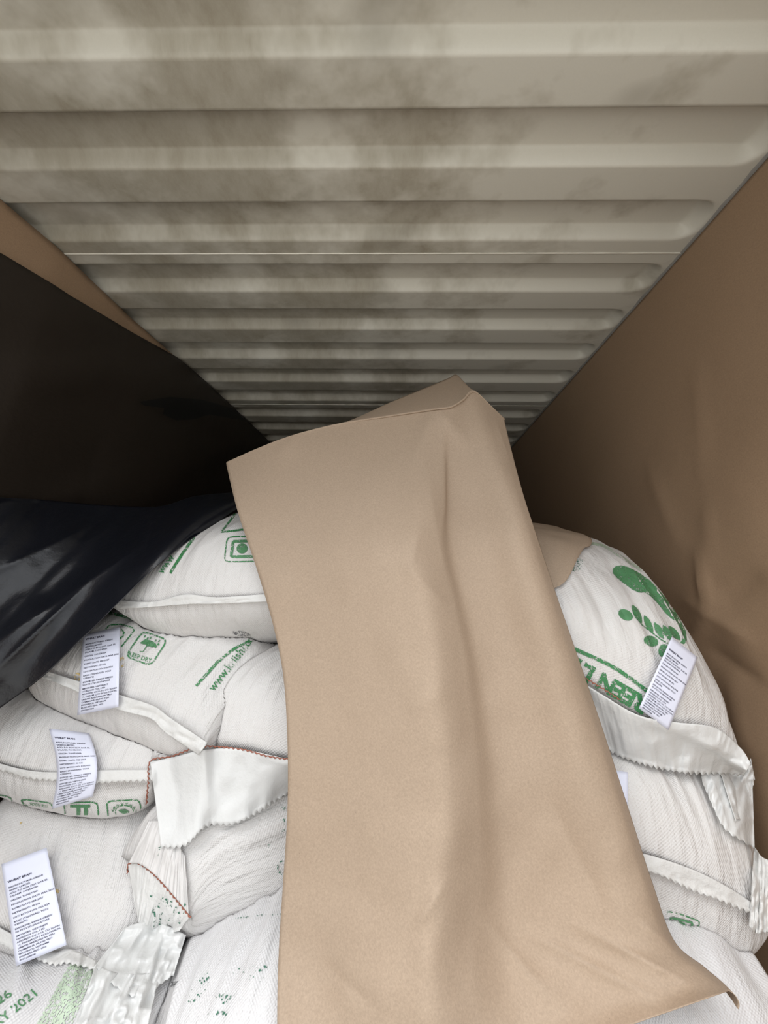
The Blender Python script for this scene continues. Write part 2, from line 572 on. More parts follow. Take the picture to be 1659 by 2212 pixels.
# ------------------------------------------------------------------ sacks
class Sack:
    def __init__(s, name, label, seam, L, dirv, ht, hb, body=None, e=0.8, rf=0.26, rb=0.22, pw=0.55, s1=0.2, seed=1, wr=0.012, lump=0.012, mat=None, shrink=0.07, eb=None, rfb=None, pwb=None):
        s.rfb, s.pwb = rfb or rf, pwb or pw
        P = np.array(seam, float)
        s.S = at(P[:, 0], P[:, 1], P[:, 2])
        s.L, s.ht, s.hb, s.e, s.eb, s.rf, s.rb, s.pw, s.s1, s.seed, s.wr, s.lump = L, ht, hb, e, eb or e, rf, rb, pw, s1, seed, wr, lump
        s.d = np.array(dirv, float) / np.linalg.norm(dirv)
        if body:
            b = np.array(body, float)
            s.B = at(b[:, 0], b[:, 1], b[:, 2])
        else:
            c = s.S[-1] - s.S[0]
            s.B = np.array([s.S[0] + c * shrink, s.S[-1] - c * shrink])
        ch = s.B[1] - s.B[0]
        s.Wd = np.linalg.norm(ch)
        s.ch = ch / s.Wd
        s.up = np.cross(s.ch, s.d)
        s.up /= np.linalg.norm(s.up)
        if s.up[2] < 0:
            s.up = -s.up
        nt, ns = 168, 120
        th = np.linspace(0, 2 * np.pi, nt, endpoint=False)
        # even spacing across the flat top and bottom of the boxy cross-section
        cx = np.cos(th)
        ex = np.where(th <= np.pi, e, s.eb)
        tc = np.arccos(np.sign(cx) * np.abs(cx) ** (1 / ex))
        th = np.where(th <= np.pi, tc, 2 * np.pi - tc)
        ss = np.linspace(0, 1, ns)
        ss = 0.2 * ss + 0.3 * ss ** 2 + 0.5 * ss ** 3
        T, SS = np.meshgrid(th, ss)
        V = s.ev(T.ravel(), SS.ravel())
        V[:, 2] = np.maximum(V[:, 2], 0.004)
        F = grid_faces(nt, ns, True)
        # end caps are pinched flat: zip the closing loop across
        for j0 in (0, (ns - 1) * nt):
            for i in range(1, nt // 2 - 1):
                F.append((j0 + i, j0 + i + 1, j0 + nt - i - 1, j0 + nt - i))
            F.append((j0, j0 + 1, j0 + nt - 1))
            F.append((j0 + nt // 2 - 1, j0 + nt // 2, j0 + nt // 2 + 1))
        # uv in metres along the cloth: length from the seam, and girth (underside mirrored so that there is no jump)
        V3 = V.reshape(ns, nt, 3)
        vl = np.vstack([np.zeros((1, nt)), np.cumsum(np.linalg.norm(np.diff(V3, axis=0), axis=2), axis=0)])
        mid = V3[int(ns * 0.62)]
        seg = np.linalg.norm(np.roll(mid, -1, 0) - mid, axis=1)
        up_arc = np.r_[0, np.cumsum(seg[:nt // 2])]
        dn_arc = np.r_[0, np.cumsum(seg[nt // 2:][::-1])]
        girth = np.zeros(nt)
        girth[:nt // 2 + 1] = up_arc
        girth[nt // 2:] = (dn_arc[1:] * up_arc[-1] / dn_arc[-1])[::-1]
        UV = np.stack([np.broadcast_to(girth, (ns, nt)).ravel(), vl.ravel()], 1)
        lo = V.min(0)
        hi = V.max(0)
        s.root = thing(name, ((lo[0] + hi[0]) / 2, (lo[1] + hi[1]) / 2, lo[2]), label, 'sack', 'white woven sacks stacked at the container door')
        s.V, s.T, s.SS, s.F, s.UV, s.mat = V, T.ravel(), SS.ravel(), F, UV, mat or M_SACK
        s.tree = BVHTree.FromPolygons([Vector(v) for v in V], F)
    def finish(s):
        s.obj = mesh_obj('sack_body', s.V, s.F, s.mat, s.root, s.UV)
        s.tree = BVHTree.FromPolygons([Vector(v) for v in s.V], s.F)
    def yield_to(s, other, axis, gap=0.003):
        """where this sack presses into another, its cloth gives way along axis"""
        ax = Vector(axis)
        lo, hi = other.V.min(0) - 0.01, other.V.max(0) + 0.01
        idx = np.nonzero(((s.V > lo) & (s.V < hi)).all(1))[0]
        for i in idx:
            p = Vector(s.V[i])
            n, q, last = 0, p.copy(), 0.0
            while n < 6:
                h = other.tree.ray_cast(q, ax)
                if h[0] is None:
                    break
                n += 1
                last = (h[0] - p).dot(ax)
                if n == 1:
                    first = last
                q = h[0] + ax * 1e-4
            if n % 2 == 1:
                s.V[i] = p + ax * (first + gap)
        s.V[:, 2] = np.maximum(s.V[:, 2], 0.004)
        s.tree = BVHTree.FromPolygons([Vector(v) for v in s.V], s.F)
    def ev(s, T, SS):
        c, z = np.cos(T), np.sin(T)
        a = np.clip(SS * s.L / np.where(z >= 0, s.rf, s.rfb), 0, 1)
        b = np.clip((1 - SS) * s.L / s.rb, 0, 1)
        pw = np.where(z >= 0, s.pw, s.pwb)
        f = (1 - (1 - a) ** 2) ** pw * (1 - (1 - b) ** 2) ** pw
        ex = np.where(z >= 0, s.e, s.eb)
        x = np.sign(c) * np.abs(c) ** ex
        zz = np.sign(z) * np.abs(z) ** ex
        u = 0.5 + 0.5 * x
        m = smooth(SS * s.L / s.s1)[:, None]
        S = crom(s.S, u)
        # cross-section runs right-to-left for growing angle, so u = 0 is the left seam corner
        Bc = s.B[0] + (s.B[1] - s.B[0]) * u[:, None]
        P = S * (1 - m) + Bc * m + s.d * (s.L * SS)[:, None]
        P = P + s.up * (np.where(zz >= 0, s.ht, s.hb) * zz * f)[:, None]
        # pulled wrinkles running back from the seam, and soft lumps of the filling
        q = np.stack([u * s.Wd * 26, SS * s.L * 2.2 + u * 3, np.sign(z) * 3 + 0 * u], -1)
        q2 = np.stack([u * s.Wd * 55, SS * s.L * 5, np.sign(z) * 5 + 0 * u], -1)
        env = np.exp(-SS * s.L / 0.16) * np.clip(f * 2.5, 0, 1) + 0.14
        wr = s.wr * env * (1 - np.abs(vnoise(q, s.seed)) * 2 + 0.5 * vnoise(q2, s.seed + 3)) * np.clip(np.abs(z) * 3, 0, 1) * smooth(SS * s.L / 0.06) * np.where(z < 0, 0.25, 1.0)
        N = s.up * zz[:, None] + s.ch * (x * np.abs(c))[:, None]
        lm = s.lump * np.clip(f, 0, 1) * (vnoise(P * 5.0, s.seed + 7) + 0.4 * vnoise(P * 13.0, s.seed + 8))
        return P + N * (wr + lm)[:, None]

def project(P):
    q = np.asarray(P) - C3
    d = q @ F3
    return np.stack([W_PX / 2 + F_PX * (q @ R3) / d, H_PX / 2 - F_PX * (q @ U3) / d], -1)

def cast(px, py, trees):
    r = ray(px, py)
    rn = r / np.linalg.norm(r)
    best = None
    for t in trees:
        h = t.ray_cast(CAM, Vector(rn))
        if h[0] is not None and (best is None or h[3] < best[3]):
            best = h
    return best, rn

def drape(PX, trees, off, fallback, blur=2, ripple=None, taut=False):
    """PX: (nv,nu,2) photo positions -> points lying just in front of the surfaces there"""
    nv, nu = PX.shape[:2]
    D = np.full((nv, nu), np.nan)
    for j in range(nv):
        for i in range(nu):
            h, rn = cast(PX[j, i, 0], PX[j, i, 1], trees)
            if h is not None:
                D[j, i] = h[3]
    hit = D.copy()
    if np.isnan(D).all():
        D[:] = fallback
    else:
        for _ in range(nu + nv):
            bad = np.isnan(D)
            if not bad.any():
                break
            A = np.pad(D, 1, constant_values=np.nan)
            st = np.stack([A[:-2, 1:-1], A[2:, 1:-1], A[1:-1, :-2], A[1:-1, 2:]])
            cnt = (~np.isnan(st)).sum(0)
            mean = np.where(cnt > 0, np.nansum(st, 0) / np.maximum(cnt, 1), np.nan)
            D = np.where(bad, mean, D)
    if taut:
        k = max(2, nv // 5)
        top, bot = D[0].copy(), D[-k:].min(0)
        for _ in range(5):
            for q in (top, bot):
                w_ = np.pad(q, 1, mode='edge')
                q[:] = np.minimum(q, (w_[:-2] + w_[2:]) / 2)
        tt = np.linspace(0, 1, nv)[:, None]
        D = np.minimum(D, top[None] * (1 - tt) + bot[None] * tt)
    for _ in range(blur):
        A = np.pad(D, 1, mode='edge')
        B = (A[:-2, 1:-1] + A[2:, 1:-1] + A[1:-1, :-2] + A[1:-1, 2:] + 2 * D) / 6
        D = np.where(np.isnan(hit), B, np.minimum(B, hit))
    D = D - off
    if ripple is not None:
        D = D - ripple
    r = ray(PX[..., 0], PX[..., 1])
    r = r / np.linalg.norm(r, axis=-1, keepdims=True)
    return C3 + r * D[..., None]

def flap(parent, name, topl, botl, trees, mat, nu=90, nv=16, off=0.006, zig=0, zn=24, amp=0.006, seed=1, fallback=1.2, thick=0.0008, label=None, blur=6, gather=0.0, freq=7, crumple=0.0):
    if zig:
        nu = max(nu, zn * 6 + 1)
    A, B = smooth_poly(topl, nu), smooth_poly(botl, nu)
    t = np.linspace(0, 1, nv)[:, None, None]
    PX = A[None] * (1 - t) + B[None] * t
    if zig:
        k = np.arange(nu) / (nu - 1) * zn
        tri = np.abs((k % 1) - 0.5) * 2
        irregular = 0.7 + 0.6 * np.abs(np.sin(k * 0.37 + seed))
        dirv = B - A
        dirv = dirv / (np.linalg.norm(dirv, axis=1, keepdims=True) + 1e-6)
        PX[-1] += dirv * (zig * tri * irregular)[:, None]
    uu, vv = np.meshgrid(np.linspace(0, 1, nu), np.linspace(0, 1, nv))
    q = np.stack([uu * freq, vv * 1.6 + uu * 2, 0 * uu], -1)
    rip = amp * (0.5 + vv) * (1 + vnoise(q, seed) + 0.5 * vnoise(q * 2.3, seed + 1)) * 0.6
    if gather:
        q3 = np.stack([uu * 34, vv * 1.2, 0 * uu], -1)
        rip = rip + gather * (1 - np.abs(vnoise(q3, seed + 5)))
    if crumple:
        g = np.stack([PX[..., 0] / 46 + PX[..., 1] / 90, PX[..., 1] / 60, 0 * uu], -1)
        rip = rip + crumple * (1 - 1.5 * np.abs(vnoise(g, seed + 9)) + 0.5 * (1 - 2 * np.abs(vnoise(g * 2.3, seed + 11))))
    P = drape(PX, trees, off, fallback, blur, rip, taut=True)
    o = mesh_obj(name, P.reshape(-1, 3), grid_faces(nu, nv), mat, parent)
    solid(o, thick)
    FT[o.name] = BVHTree.FromPolygons([Vector(v) for v in P.reshape(-1, 3)], grid_faces(nu, nv))
    if label:
        o['label'] = label
    return o
FT = {}

def decal(parent, verts2, faces, trees, mat, off=0.0016, name='printed_mark', maxedge=9.0, label=None):
    """flat print: 2-D outline in photo pixels laid on to the sack surface"""
    bm = bmesh.new()
    vs = [bm.verts.new((x, y, 0)) for x, y in verts2]
    for f in faces:
        try:
            bm.faces.new([vs[i] for i in f])
        except ValueError:
            pass
    bmesh.ops.triangulate(bm, faces=bm.faces[:])
    for _ in range(6):
        es = [e for e in bm.edges if e.calc_length() > maxedge]
        if not es:
            break
        bmesh.ops.subdivide_edges(bm, edges=es, cuts=1)
        bmesh.ops.triangulate(bm, faces=[f for f in bm.faces if len(f.verts) > 3])
    dead = []
    for v in bm.verts:
        h, rn = cast(v.co.x, v.co.y, trees)
        if h is None:
            dead.append(v)
            continue
        n = h[1]
        if n.dot(Vector(rn)) > 0:
            n = -n
        v.co = h[0] + n * off * 0.6 - Vector(rn) * off * 0.6
    bmesh.ops.delete(bm, geom=dead, context='VERTS')
    if not bm.faces:
        bm.free()
        return None
    me = bpy.data.meshes.new(name)
    bm.to_mesh(me)
    bm.free()
    me.materials.append(mat)
    o = bpy.data.objects.new(name, me)
    col.objects.link(o)
    o.parent = parent
    o.matrix_parent_inverse = Matrix.Translation(-parent.location)
    if label:
        o['label'] = label
    return o

def stroke(pts, wd, closed=False):
    P = np.array(pts, float)
    if closed:
        P = np.vstack([P, P[:1]])
    P = lerp_poly(P, max(3, int(np.linalg.norm(np.diff(P, axis=0), axis=1).sum() / 6)))
    T = np.gradient(P, axis=0)
    T /= np.linalg.norm(T, axis=1, keepdims=True) + 1e-9
    N = np.stack([-T[:, 1], T[:, 0]], 1) * wd / 2
    n = len(P)
    return np.vstack([P + N, P - N]), [(i, i + 1, n + i + 1, n + i) for i in range(n - 1)]

def poly(pts):
    return np.array(pts, float), [tuple(range(len(pts)))]

def ellipse(cx, cy, rx, ry, rot=0, n=22, point=0):
    a = np.linspace(0, 2 * np.pi, n, endpoint=False)
    x, y = np.cos(a) * rx, np.sin(a) * ry * (1 - point * np.abs(np.cos(a)) ** 3)
    c, s_ = math.cos(math.radians(rot)), math.sin(math.radians(rot))
    return np.stack([cx + x * c - y * s_, cy + x * s_ + y * c], 1), [tuple(range(n))]

def rrect(c, r=0.22):
    """rounded outline from four corner pixels"""
    c = np.array(c, float)
    out = []
    for i in range(4):
        p, a, b = c[i], c[i - 1], c[(i + 1) % 4]
        q0, q1 = p + (a - p) * r, p + (b - p) * r
        for t in (0, 0.33, 0.67, 1):
            out.append((1 - t) ** 2 * q0 + 2 * t * (1 - t) * p + t * t * q1)
    return np.array(out)

_txt = {}
def text2d(s, bold=0.0):
    """outline font -> flat mesh, height 1 = capital height, left bottom at 0,0"""
    if (s, bold) in _txt:
        return _txt[(s, bold)]
    cu = bpy.data.curves.new('t', 'FONT')
    cu.body = s
    cu.size = 1.0
    cu.resolution_u = 2
    cu.offset = bold
    ob = bpy.data.objects.new('t', cu)
    col.objects.link(ob)
    dg = bpy.context.evaluated_depsgraph_get()
    me = ob.evaluated_get(dg).to_mesh()
    V = np.array([v.co[:2] for v in me.vertices]).reshape(-1, 2)
    F = [tuple(p.vertices) for p in me.polygons]
    ob.evaluated_get(dg).to_mesh_clear()
    bpy.data.objects.remove(ob)
    bpy.data.curves.remove(cu)
    V = V / 0.70
    _txt[(s, bold)] = (V, F)
    return V, F

def text_px(s, o, x_end, h_vec, bold=0.015):
    """text from pixel o to pixel x_end along the baseline, capitals reaching h_vec away"""
    V, F = text2d(s, bold)
    wv = V[:, 0].max()
    o, x_end, h = (np.array(a, float) for a in (o, x_end, h_vec))
    return o + V[:, :1] / wv * (x_end - o) + V[:, 1:2] * h, F

def thread(parent, pts, trees, mat, r=0.0016, off=0.004, fallback=1.2, step=5.0, amp=1.2):
    """stitched thread: chain of short twisted stitches"""
    P = smooth_poly(pts, max(6, int(np.linalg.norm(np.diff(np.array(pts, float), axis=0), axis=1).sum() / step)))
    n = len(P)
    T = np.gradient(P, axis=0)
    T /= np.linalg.norm(T, axis=1, keepdims=True) + 1e-9
    P = P + np.stack([-T[:, 1], T[:, 0]], 1) * (amp * np.where(np.arange(n) % 2, 1, -1))[:, None]
    Q = drape(P[None], trees, off, fallback, 1)[0]
    V, F = [], []
    for i in range(n):
        t = Q[min(i + 1, n - 1)] - Q[max(i - 1, 0)]
        t = t / (np.linalg.norm(t) + 1e-9)
        a = np.cross(t, F3)
        a /= np.linalg.norm(a) + 1e-9
        b = np.cross(t, a)
        rr = r * (1.25 if i % 2 else 0.7)
        for k in range(6):
            g = k * math.pi / 3
            V.append(Q[i] + rr * (math.cos(g) * a + math.sin(g) * b))
    return mesh_obj('stitching', V, grid_faces(6, n, True), mat, parent)

# --- left and middle columns
L1 = Sack('grain_sack', 'topmost left white woven sack with green square-and-dot mark, under black film', [(238, 1306, 1.05), (330, 1310, 1.03), (450, 1296, 1.01), (575, 1292, 1.01), (760, 1300, 1.02)],
          0.85, (0.03, 1, 0.12), 0.30, 0.15, e=0.85, rf=0.36, pw=0.6, seed=11, rfb=0.2, pwb=0.5)
L2 = Sack('grain_sack', 'white woven sack with green keep-dry umbrella mark and a paper tag', [(40, 1425, 1.04), (130, 1452, 1.02), (210, 1480, 1.0), (330, 1545, 0.98), (445, 1612, 0.955)],
          0.8, (0.05, 1, 0.02), 0.20, 0.17, body=((-10, 1440, 1.02), (535, 1520, 0.985)), e=0.64, rf=0.3, seed=21, rfb=0.16, pwb=0.45, s1=0.14)
M2 = Sack('grain_sack', 'plain white sack with red stitching and hanging clear liner, left of kraft sheet', [(322, 1650, 1.0), (430, 1618, 0.995), (520, 1618, 0.985), (620, 1640, 0.98), (860, 1660, 0.98)],
          0.8, (0.02, 1, 0.02), 0.29, 0.08, body=((500, 1640, 1.05), (860, 1650, 1.03)), e=0.55, rf=0.26, seed=31)
L3 = Sack('grain_sack', 'flattened white sack with upside-down green marks on its underside, third from top', [(-150, 1600, 1.02), (-20, 1640, 1.0), (90, 1672, 0.985), (210, 1690, 0.98), (330, 1692, 0.98)],
          0.8, (0.0, 1, 0.0), 0.15, 0.125, body=((-150, 1650, 1.0), (350, 1680, 0.99)), rf=0.2, seed=41, rfb=0.10, pwb=0.42, eb=0.55, e=0.6, wr=0.006)
L4 = Sack('grain_sack', 'big bulging white sack at left edge with lowest paper tag', [(-200, 1930, 0.97), (0, 2005, 0.93), (110, 2055, 0.92), (210, 2095, 0.92), (310, 2105, 0.94)],
          0.8, (0.0, 1, 0.02), 0.215, 0.14, body=((-220, 1960, 0.95), (330, 2010, 0.95)), rf=0.30, seed=51, wr=0.005, e=0.66, rfb=0.10, pwb=0.45)
M4 = Sack('grain_sack', 'white sack with faint worn print and diagonal red-stitched neck', [(262, 1850, 1.0), (300, 1868, 0.97), (345, 1905, 0.95), (415, 1985, 0.93)],
          0.75, (0.22, 1, 0.02), 0.22, 0.18, body=((300, 1920, 0.97), (760, 1960, 0.97)), rf=0.22, seed=61, s1=0.16, rfb=0.14, pwb=0.45)
L5 = Sack('grain_sack', 'white sack at bottom left corner with pale green stripe and date print', [(-330, 2300, 0.80), (0, 2330, 0.79), (150, 2330, 0.79), (300, 2300, 0.82)],
          0.55, (0.0, 1, -0.28), 0.115, 0.25, body=((-340, 2290, 0.8), (290, 2290, 0.82)), rf=0.16, seed=71, mat=M_SACK2, e=0.65)
M5 = Sack('grain_sack', 'white sack at bottom centre with scattered worn green specks and grey smudge', [(290, 2330, 0.82), (420, 2340, 0.80), (600, 2350, 0.80), (820, 2330, 0.82)],
          0.6, (0.0, 1, -0.06), 0.15, 0.25, body=((282, 2300, 0.83), (860, 2300, 0.83)), rf=0.24, seed=81, mat=M_SACK2, e=0.62)
# --- right column
R1 = Sack('grain_sack', 'topmost right white sack with green hand-and-leaf print', [(1150, 1390, 1.0), (1250, 1462, 0.985), (1380, 1545, 0.965), (1500, 1590, 0.965), (1600, 1640, 0.98)],
          0.8, (-0.02, 1, 0.32), 0.33, 0.1, body=((1110, 1450, 1.0), (1574, 1540, 0.99)), e=0.72, rf=0.42, pw=0.52, seed=91, wr=0.010)
R2 = Sack('grain_sack', 'second right white sack with long zigzag hem above green square mark', [(1250, 1790, 0.98), (1400, 1850, 0.955), (1520, 1905, 0.945), (1600, 1950, 0.945), (1668, 1990, 0.955)],
          0.8, (-0.02, 1, 0.05), 0.27, 0.215, body=((1230, 1815, 0.98), (1735, 1925, 0.96)), e=0.66, rf=0.3, seed=101, rfb=0.12, pwb=0.42, s1=0.13)
RB = Sack('grain_sack', 'white sack at bottom right corner beneath the curled kraft corner', [(1330, 2300, 0.84), (1480, 2320, 0.82), (1600, 2320, 0.82), (1790, 2300, 0.85)],
          0.55, (0.0, 1, -0.3), 0.155, 0.25, body=((1330, 2280, 0.84), (1800, 2280, 0.85)), rf=0.2, seed=111, mat=M_SACK2, e=0.65, lump=0.02)
DOWN, RIGHT = (0, 0, -1), (1, 0, 0)
for a_, b_, ax_ in ((L2, L1, DOWN), (M2, L1, DOWN), (M2, L2, RIGHT), (L3, L2, DOWN), (L4, L3, DOWN), (L4, M2, DOWN), (M4, M2, DOWN), (M4, L3, DOWN), (M4, L4, RIGHT),
                   (L5, L4, DOWN), (L5, M4, DOWN), (M5, M4, DOWN), (M5, L4, DOWN), (M5, L5, RIGHT), (R2, R1, DOWN), (RB, R2, DOWN)):
    a_.yield_to(b_, ax_)
for s_ in (L1, L2, M2, L3, L4, M4, L5, M5, R1, R2, RB):
    s_.finish()
    q = project(s_.V)
    print('SACK', s_.root['label'][:40], 'px', q.min(0).round(), q.max(0).round(), 'z', s_.V[:, 2].min().round(2), s_.V[:, 2].max().round(2), 'y', s_.V[:, 1].min().round(2), 'W', round(s_.Wd, 2))
ALL = [s_.tree for s_ in (L1, L2, M2, L3, L4, M4, L5, M5, R1, R2, RB)]

# hems, liners and stitching
flap(L1.root, 'seam_hem', [(248, 1296), (330, 1300), (400, 1284), (470, 1290), (590, 1282)], [(250, 1316), (330, 1311), (410, 1305), (470, 1304), (590, 1299)], ALL, M_HEM, nv=12, off=0.008, amp=0.005, crumple=0.003, thick=0.003, label='white folded hem tape')
thread(L1.root, [(252, 1316), (262, 1318), (270, 1328), (276, 1322)], ALL, M_HEM, r=0.0012, off=0.012, amp=1.5)
thread(L1.root, [(246, 1312), (256, 1316), (266, 1314), (270, 1332)], ALL, M_HEM, r=0.0012, off=0.012, amp=1.5)
flap(L2.root, 'seam_hem', [(80, 1442), (140, 1462), (255, 1500), (330, 1524), (370, 1552), (448, 1604)], [(90, 1464), (140, 1482), (255, 1532), (325, 1552), (360, 1584), (430, 1630)], ALL, M_HEM, nv=14, off=0.007, amp=0.008, crumple=0.006, thick=0.003, seed=3, label='white crumpled hem tape')
flap(L3.root, 'seam_hem', [(-20, 1644), (60, 1664), (130, 1668), (210, 1664), (330, 1662)], [(-20, 1656), (60, 1678), (130, 1684), (210, 1688), (330, 1682)], ALL, M_HEM, nv=6, off=0.006, zig=5, zn=26, amp=0.003, thick=0.0015, seed=5, label='white zigzag-cut hem')
flap(M2.root, 'liner_flap', [(325, 1646), (380, 1634), (440, 1620), (520, 1618), (630, 1640), (760, 1650)], [(348, 1828), (400, 1822), (450, 1780), (520, 1772), (640, 1705), (760, 1700)], ALL, M_LINER, nu=110, nv=26, off=0.007, zig=6, zn=34, amp=0.016, seed=7, label='clear glossy liner with zigzag edge', freq=6)
thread(M2.root, [(316, 1738), (320, 1690), (325, 1644), (370, 1634), (425, 1614), (470, 1613), (530, 1620), (580, 1634), (640, 1642)], ALL, M_RED, off=0.012)
flap(L4.root, 'seam_hem', [(-30, 1985), (20, 2015), (110, 2056), (150, 2050), (235, 2088)], [(-30, 2016), (20, 2045), (110, 2080), (150, 2078), (230, 2102)], ALL, M_HEM, nv=6, off=0.006, zig=5, zn=22, amp=0.004, thick=0.0015, seed=9, label='white zigzag-cut hem')
flap(M4.root, 'liner_flap', [(276, 1864), (300, 1866), (340, 1898), (412, 1978)], [(292, 1960), (308, 2010), (350, 2020), (388, 2010)], ALL, M_HEM, nv=18, off=0.006, amp=0.010, seed=13, label='gathered sack neck below the red stitches', gather=0.004)
flap(M4.root, 'sack_neck', [(322, 1772), (345, 1775), (372, 1800), (400, 1850)], [(278, 1864), (305, 1868), (345, 1900), (408, 1974)], ALL, M_SACK, nv=22, off=0.004, amp=0.006, seed=15, gather=0.006, thick=0.001)
thread(M4.root, [(275, 1888), (278, 1866), (296, 1863), (330, 1886), (370, 1930), (412, 1982)], ALL, M_RED, off=0.014)
flap(L5.root, 'liner_flap', [(270, 2004), (310, 1990), (352, 1996), (402, 2020)], [(205, 2086), (245, 2124), (300, 2150), (376, 2104)], ALL, M_LINER, nu=80, nv=40, off=0.008, amp=0.008, seed=17, label='crumpled clear liner', zig=5, zn=14, crumple=0.012)
flap(L5.root, 'liner_flap', [(208, 2082), (240, 2098), (285, 2104), (345, 2100)], [(150, 2250), (190, 2260), (250, 2260), (312, 2250)], ALL, M_LINER, nu=80, nv=40, off=0.014, amp=0.010, seed=19, crumple=0.016)
flap(R1.root, 'liner_flap', [(1240, 1462), (1300, 1500), (1380, 1545), (1460, 1560), (1545, 1572), (1600, 1616), (1622, 1650)], [(1290, 1600), (1340, 1632), (1400, 1650), (1460, 1664), (1520, 1668), (1570, 1670), (1608, 1672)], ALL, M_LINER, nu=140, nv=26, off=0.010, zig=6, zn=26, amp=0.016, seed=23, label='clear glossy liner with zigzag edge', gather=0.003)
thread(R1.root, [(1230, 1446), (1262, 1464), (1300, 1486), (1340, 1512)], ALL, M_RED, off=0.012)
flap(R2.root, 'liner_flap', [(1512, 1664), (1550, 1668), (1590, 1662), (1624, 1648)], [(1518, 1690), (1560, 1780), (1600, 1812), (1630, 1830)], ALL, M_LINER, nu=60, nv=30, off=0.010, zig=4, zn=10, amp=0.010, seed=27, label='torn strip of clear liner', crumple=0.006)
flap(R2.root, 'liner_flap', [(1556, 1668), (1590, 1664), (1612, 1652), (1622, 1638)], [(1588, 1770), (1606, 1764), (1618, 1730), (1630, 1680)], ALL, M_LINER, nu=60, nv=24, off=0.024, zig=4, zn=9, amp=0.008, seed=29, crumple=0.008)
flap(R2.root, 'seam_hem', [(1380, 1842), (1420, 1852), (1500, 1880), (1570, 1915), (1632, 1955)], [(1400, 1882), (1430, 1890), (1500, 1922), (1555, 1942), (1628, 1970)], ALL, M_HEM, nu=110, nv=10, off=0.007, zig=6, zn=16, amp=0.005, thick=0.0015, seed=31, label='white zigzag-cut hem')
flap(R2.root, 'sack_ear', [(1630, 1830), (1645, 1850), (1665, 1860)], [(1618, 2000), (1635, 2016), (1672, 2010)], ALL, M_HEM, nu=40, nv=40, off=0.006, amp=0.010, seed=33, crumple=0.012, thick=0.002, label='crumpled sack corner')

# ------------------------------------------------------------------ printing on the sacks
def marks(sack, mat, shapes, label=None, trees=None, **kw):
    for v, f in shapes:
        o = decal(sack.root, [tuple(p) for p in v], f, trees or [sack.tree], mat, label=label, **kw)

marks(L1, M_GREEN, [stroke([(520, 1095), (478, 1150), (560, 1140)], 4), stroke([(420, 1160), (395, 1195), (368, 1238)], 6),
                    stroke(rrect([(491, 1160), (575, 1158), (578, 1212), (484, 1214)], 0.16), 2.5, True)], 'green printed frame lines')
marks(L1, M_GREENS, [stroke([(504, 1170), (560, 1168), (560, 1202), (499, 1203), (504, 1170)], 6), ellipse(523, 1185, 12, 11)], 'green dot inside a square')
marks(L1, M_GREEN, [text_px('www', (352, 1240), (378, 1204), (-14, -8))], 'green printed letters')
marks(L1, M_SMUDGE, [ellipse(520, 1368, 22, 5, 8)], 'grey smudge')
kd = [(308, 1364), (362, 1382), (326, 1438), (271, 1418)]
marks(L2, M_GREEN, [stroke(rrect(kd, 0.2), 3.2, True), stroke([(222, 1366), (238, 1350), (262, 1349), (286, 1356), (290, 1362), (262, 1398)], 3),
                    stroke([(236, 1324), (300, 1340), (403, 1368), (428, 1346)], 6), stroke([(424, 1482), (470, 1430), (505, 1402), (545, 1382)], 6),
                    stroke([(262, 1360), (268, 1366), (266, 1374), (258, 1380)], 4)], 'green printed boxes and lines')
umb = [(302, 1389), (309, 1384), (314, 1381), (323, 1383), (331, 1386), (337, 1391), (339, 1396), (336, 1401), (333, 1398), (328, 1399), (324, 1396), (318, 1396), (314, 1392), (308, 1392)]
marks(L2, M_GREENS, [poly(umb), stroke([(318, 1394), (309, 1408), (304, 1410), (302, 1407)], 1.8)] +
      [ellipse(x, y, 3, 1.8, -50, 8) for x, y in ((313, 1375), (319, 1379), (325, 1378), (336, 1384), (344, 1385), (342, 1392))], 'green umbrella symbol')
marks(L2, M_GREENS, [text_px('KEEP DRY', (277, 1416), (326, 1432), (2.5, -9))], 'green words keep dry')
marks(L2, M_GREEN, [text_px('www.kriishi.com', (462, 1494), (562, 1366), (-15, -10))], 'green web address')
marks(L2, M_STAIN, [ellipse(168, 1462, 7, 9), ellipse(264, 1432, 5, 15)], 'brown glue stain')
# third sack: symbols printed upside down
marks(L3, M_GREEN, [stroke([(46, 1728), (49, 1736), (62, 1742)], 2.5), stroke([(46, 1728), (60, 1727), (108, 1734), (117, 1745)], 2.5),
                    stroke([(141, 1758), (139, 1738), (146, 1734), (200, 1732), (211, 1736), (213, 1760)], 2.8),
                    stroke([(234, 1762), (231, 1735), (238, 1730), (296, 1727), (303, 1734), (306, 1764)], 2.8),
                    stroke([(-10, 1716), (10, 1718), (24, 1724), (27, 1730)], 2.5), stroke(ellipse(269, 1753, 20, 14)[0], 2, True)], 'green printed symbol boxes')
marks(L3, M_GREENS, [poly([(152, 1738), (195, 1738), (195, 1744), (152, 1744)]), poly([(166, 1744), (174, 1744), (174, 1760), (166, 1760)]), poly([(182, 1744), (190, 1744), (190, 1760), (182, 1760)]),
                     ellipse(268, 1752, 12, 5, 10, 14, 0.6), text_px('USE HOOK', (104, 1738), (64, 1733), (-1, 6))] +
      [text_px(ch, (269 + 26 * math.cos(a) + 3, 1753 + 19 * math.sin(a)), (269 + 26 * math.cos(a) - 3, 1753 + 19 * math.sin(a)), (3 * math.cos(a) * 0, 6))
       for ch, a in zip('AINAZNAT', np.linspace(math.pi * 1.08, math.pi * 1.92, 8))], 'green printed symbols')
